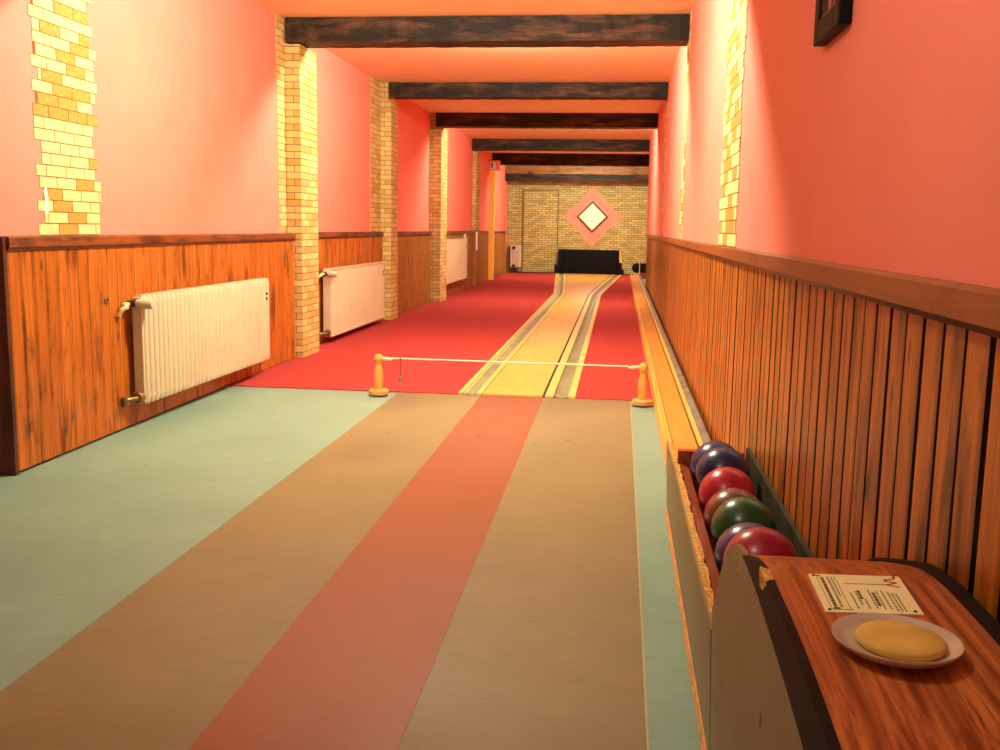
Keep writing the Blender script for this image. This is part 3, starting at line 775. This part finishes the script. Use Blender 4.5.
# ------------------------------------------------------------------ balls
balls = [(713, 441, 2.885, 'b_blue', 'dark blue ball at the far end of the trough', 'dark'),
         (723, 447, 2.745, 'b_blue', 'dark blue ball second from the far end of the trough', ''),
         (727, 467, 2.61, 'b_red', 'bright red ball in the trough in front of the two dark blue balls', ''),
         (734, 488, 2.485, 'b_brown', 'brown ball half hidden between the red and green balls', ''),
         (743, 497, 2.345, 'b_green', 'green ball in the middle of the trough', ''),
         (750, 521, 2.215, 'b_navy', 'slate blue ball almost hidden between the green and magenta balls', ''),
         (758, 525, 2.075, 'b_pink', 'magenta ball in the trough closest to the desk', '')]
f_ = 985.0
RB = [Vector((0.9925578, 0.03405806, -0.1169148)), Vector((0.12064516, -0.14457478, 0.98211144)), Vector((0.01654588, -0.98890757, -0.14760777))]
def raydir(px, py):
    d = Vector((px-500, py-375, f_)); return Vector((RB[0].dot(d), RB[1].dot(d), RB[2].dot(d)))
R_B = .0745
zs = [.284, .300, .280, .264, .284, .268, .305]
Ys = [2.90, 2.745, 2.59, 2.435, 2.28, 2.125, 1.97]
xo = [.302, .306, .303, .305, .308, .303, .304]
for (px, py, Y, mat, lab, _), z, x, Y in zip(balls, zs, xo, Ys):
    bm = NB(); bmesh.ops.create_uvsphere(bm, u_segments=48, v_segments=28, radius=R_B)
    for v in bm.verts: v.co += Vector((x, Y, z))
    o = obj('bowling_ball', bm, M[mat], loc=(x, Y, z), smooth=80); tag(o, lab, 'ball', 'bowling balls in the trough')

# ------------------------------------------------------------------ card, dish, sponge on the desk
ZD = .541
NEAR = True
K = thing('notice_card', 'small cream printed card with red marks screwed to the desk top', 'sign', near((.31, 1.21, ZD)))
c0, c1, c2, c3 = (.250, 1.237), (.363, 1.245), (.357, 1.119), (.247, 1.110)    # far left, far right, near right, near left
def cp(u, v):        # u 0..1 left to right, v 0..1 near to far
    a = Vector(c3).lerp(Vector(c2), u); b = Vector(c0).lerp(Vector(c1), u); return tuple(a.lerp(b, v))
zt = lambda y: ZD+.001
bm = NB(); prism(bm, [c0, c1, c2, c3], 2, ZD, ZD+.0022); card = obj('card', bm, M['paper'], K)
def ink(name, rects, mat, lab=None):
    bm = NB()
    for r in rects: prism(bm, [cp(*q) for q in r], 2, ZD+.0022, ZD+.0026)
    return obj(name, bm, M[mat], card, label=lab)
def R_(u0, u1, v0, v1): return [(u0, v0), (u1, v0), (u1, v1), (u0, v1)]
ink('rule_lines', [R_(.075, .082, .07, .95), R_(.27, .278, .05, .95), R_(.34, .80, .74, .752), R_(.08, .30, .055, .07)], 'ink')
rnd = random.Random(11); rows = []; dark = []
def line(u, w, v0, v1, dst, lo=.02, hi=.06):
    v = v0
    while v < v1:
        l = rnd.uniform(lo, hi); dst.append(R_(u-w/2, u+w/2, v, min(v+l, v1))); v += l+.018
line(.130, .035, .13, .90, dark); line(.195, .028, .12, .92, rows); line(.235, .02, .4, .92, rows)
for u, a, b in ((.36, .10, .50), (.42, .20, .55), (.48, .10, .35), (.56, .12, .60), (.64, .10, .55), (.70, .10, .58), (.76, .06, .55), (.80, .06, .52), (.84, .06, .5)): line(u, .02, a, b, rows)
line(.45, .03, .34, .56, dark); line(.60, .034, .18, .52, dark)
ink('small_print', rows, 'ink'); ink('bold_lettering', dark, 'inkdark'); ink('lettering_mark', [R_(.10, .17, .07, .11), R_(.07, .12, .93, .955)], 'inkdark')
W = [[(.80, .86), (.93, .90), (.93, .925), (.80, .89)], [(.80, .86), (.93, .82), (.93, .795), (.80, .835)], [(.80, .75), (.93, .82), (.93, .795), (.80, .725)], [(.80, .75), (.93, .70), (.93, .675), (.80, .725)]]
ink('red_letter', W, 'inkred', 'red letter')
for u, v in ((.93, .955), (.93, .06), (.05, .955), (.05, .05)):
    x, y = cp(u, v); bm = NB(); lathe(bm, [(0, .0015), (.0016, .0012), (.0022, 0)], (x, y, ZD+.0022), 12); obj('screw', bm, M['darkmetal'], K)

px, py = .2995, 1.019
D = NB(); lathe(D, [(0, .003), (.05, .003), (.058, .006), (.0655, .0115), (.0675, .0118), (.0680, .0100), (.062, .003), (.052, 0), (0, 0)], (px, py, ZD+.0030), 56)
for v in D.verts: v.co.x = px+(v.co.x-px)*.95; v.co.y = py+(v.co.y-py)*.94
o = obj('dish', D, M['dish'], loc=near((px, py, ZD)), smooth=40); tag(o, 'shallow glazed mauve dish on the wooden desk top', 'dish')
D = NB(); lathe(D, [(0, 0), (.0425, 0), (.0445, .002), (.0445, .0065), (.0425, .009), (.02, .0098), (0, .0098)], (px+.004, py, ZD+.0062), 48)
o = obj('sponge', D, M['sponge'], loc=near((px, py, ZD+.006)), smooth=50); tag(o, 'round yellow moistening sponge lying in the dish', 'sponge')

NEAR = False
# ------------------------------------------------------------------ picture on the right wall
T = thing('framed_picture', 'black framed picture of a bare tree hanging on the right wall', 'picture', (XR, 2.1, 1.36))
ya, yb, za, zb = 1.955, 2.195, 1.354, 1.72
bm = NB()
w = .044
for a in ((ya, ya+w, za, zb), (yb-w, yb, za, zb), (ya+w, yb-w, za, za+w), (ya+w, yb-w, zb-w, zb)):
    box(bm, XR-.026, XR-.001, a[0], a[1], a[2], a[3], bev=.004)
obj('frame', bm, M['frame'], T)
bm = NB()
for a in ((ya+w, ya+w+.008, za+w, zb-w), (yb-w-.008, yb-w, za+w, zb-w), (ya+w, yb-w, za+w, za+w+.008), (ya+w, yb-w, zb-w-.008, zb-w)):
    box(bm, XR-.02, XR-.004, a[0], a[1], a[2], a[3])
obj('frame_lip', bm, M['brownframe'], T)
bm = NB(); box(bm, XR-.010, XR-.003, ya+.03, yb-.03, za+.03, zb-.03); pr = obj('print', bm, M['print'], T)
bm = NB(); xx = XR-.0115
tube(bm, [(xx, 2.10, za+.045), (xx, 2.09, za+.11), (xx, 2.07, za+.17), (xx, 2.08, za+.27)], [.008, .006, .005, .003], 6)
tube(bm, [(xx, 2.09, za+.11), (xx, 2.05, za+.17), (xx, 2.03, za+.26)], [.005, .003, .002], 6)
tube(bm, [(xx, 2.07, za+.17), (xx, 2.11, za+.23), (xx, 2.12, za+.29)], [.004, .003, .002], 6)
for v in bm.verts: v.co.x = xx+(v.co.x-xx)*.15
obj('tree_drawing', bm, M['tree'], pr, label='dark bare tree')

# ------------------------------------------------------------------ barrier posts, bar and bell at the foul line
def post(x, y, label, s):
    t = thing('barrier_post', label, 'post', (x, y, .0075), 'skittle shaped barrier posts')
    bm = NB(); lathe(bm, [(0, 0), (.054, 0), (.058, .004), (.058, .024), (.052, .030), (.02, .031), (0, .031)], (x, y, .0075), 36); obj('base', bm, M['turnbase'], t, smooth=40)
    bm = NB(); lathe(bm, [(0, .031), (.0235, .031), (.025, .05), (.0265, .085), (.0265, .11), (.024, .14), (.0185, .165), (.0165, .177), (.019, .186), (.024, .196), (.026, .208), (.0245, .221), (.018, .231), (.008, .236), (0, .237)], (x, y, .0075), 28)
    obj('shaft', bm, M['turned'], t, smooth=50)
    z = .216
    bm = NB(); tube(bm, [(x+s*.022, y, z), (x+s*.03, y, z+.001), (x+s*.045, y, z), (x+s*.06, y, z-.001), (x+s*.082, y, z-.003)], [.009, .012, .010, .012, .006], 12); obj('peg', bm, M['peg'], t, smooth=50)
    return t
post(-1.358, 5.49, 'turned wooden skittle shaped post at the left end of the white cross bar', 1)
post(.150, 5.47, 'turned wooden skittle shaped post at the right end, beside the ball return', -1)
bm = NB(); tube(bm, [(-1.28, 5.49, .2205), (-.6, 5.48, .2205), (.07, 5.47, .2205)], .0042, 8)
tag(obj('cross_bar', bm, M['white'], loc=(-1.28, 5.49, .22), smooth=50), 'thin whitish cross bar running between the two turned posts', 'bar')
t = thing('hanging_bell', 'tiny metal bell hanging on a thread from the white cross bar', 'bell', (-1.228, 5.484, .216))
bm = NB(); tube(bm, [(-1.228, 5.484, .228), (-1.2275, 5.484, .12)], .0016, 6); lathe(bm, [(.0055, -.003), (.0075, 0), (.0055, .003)], (-1.228, 5.4893, .2205), 12, 0, 0); obj('thread', bm, M['darkmetal'], t)
bm = NB(); lathe(bm, [(0, .034), (.004, .033), (.008, .026), (.012, .012), (.017, 0), (.015, 0), (.010, .012), (.006, .024), (0, .03)], (-1.2275, 5.484, .088), 18); b = obj('bell_body', bm, M['brass'], t, smooth=50)
bm = NB(); lathe(bm, [(0, 0), (.006, .003), (.006, .009), (0, .012)], (-1.2275, 5.484, .078), 12); obj('clapper', bm, M['steel'], b, smooth=60)

# ------------------------------------------------------------------ lamps of the place, an added wall fill, the flash
def lamp(name, x, y, z, w, col, r=.06):
    l = bpy.data.lights.new(name, 'POINT'); l.energy = w; l.color = col; l.shadow_soft_size = r
    o = bpy.data.objects.new(name, l); COL.objects.link(o); o.location = (x, y, z); return o
WARM = (1.0, .94, .68)
lamp('ceiling_lamp', -.85, 4.345, 2.33, 148, WARM, .014)
lamp('ceiling_lamp', -.85, 7.28, 2.33, 115, WARM, .03)
lamp('ceiling_lamp', -.85, 12.94, 2.33, 100, WARM, .06)
lamp('ceiling_lamp', -.6, 19.6, 2.27, 85, WARM, .06)
lamp('added_wall_fill', -.42, 1.25, 1.75, 11, WARM, .07)  # unseen lamp, added low to brighten the right wall and desk
lamp('camera_flash', -.06, -.03, 1.03, 1.2, (1.0, .9, .7), .02)
# beam nearest to the camera, above the frame, that shades the front of the room
bm = NB(); box(bm, -2.385, .405, 3.98, 4.22, 2.228, ZC-.001); struct('trim_11', bm, M['beam'])

W_ = bpy.data.worlds.new('world'); S.world = W_; W_.use_nodes = True
W_.node_tree.nodes['Background'].inputs[0].default_value = (1, .8, .6, 1); W_.node_tree.nodes['Background'].inputs[1].default_value = .02

# ------------------------------------------------------------------ camera
cam = bpy.data.cameras.new('camera'); co = bpy.data.objects.new('camera', cam); COL.objects.link(co)
cam.sensor_fit = 'HORIZONTAL'; cam.sensor_width = 36; cam.lens = 36*f_/1000; cam.clip_start = .05
# camera axes in world: image right, up (minus image down), backwards
right = Vector([RB[i][0] for i in range(3)]); down = Vector([RB[i][1] for i in range(3)]); fwd = Vector([RB[i][2] for i in range(3)])
m = Matrix.Identity(4)
for i in range(3): m[i][0] = right[i]; m[i][1] = -down[i]; m[i][2] = -fwd[i]
m.translation = Vector((0, 0, H)); co.matrix_world = m
S.camera = co
vs = S.view_settings
S.display_settings.display_device = 'sRGB'
vs.view_transform = 'Standard'; vs.look = 'None'; vs.gamma = 1; vs.use_curve_mapping = False; vs.exposure = 1.0
S.cycles.use_denoising = True
S.cycles.max_bounces = 10; S.cycles.diffuse_bounces = 6
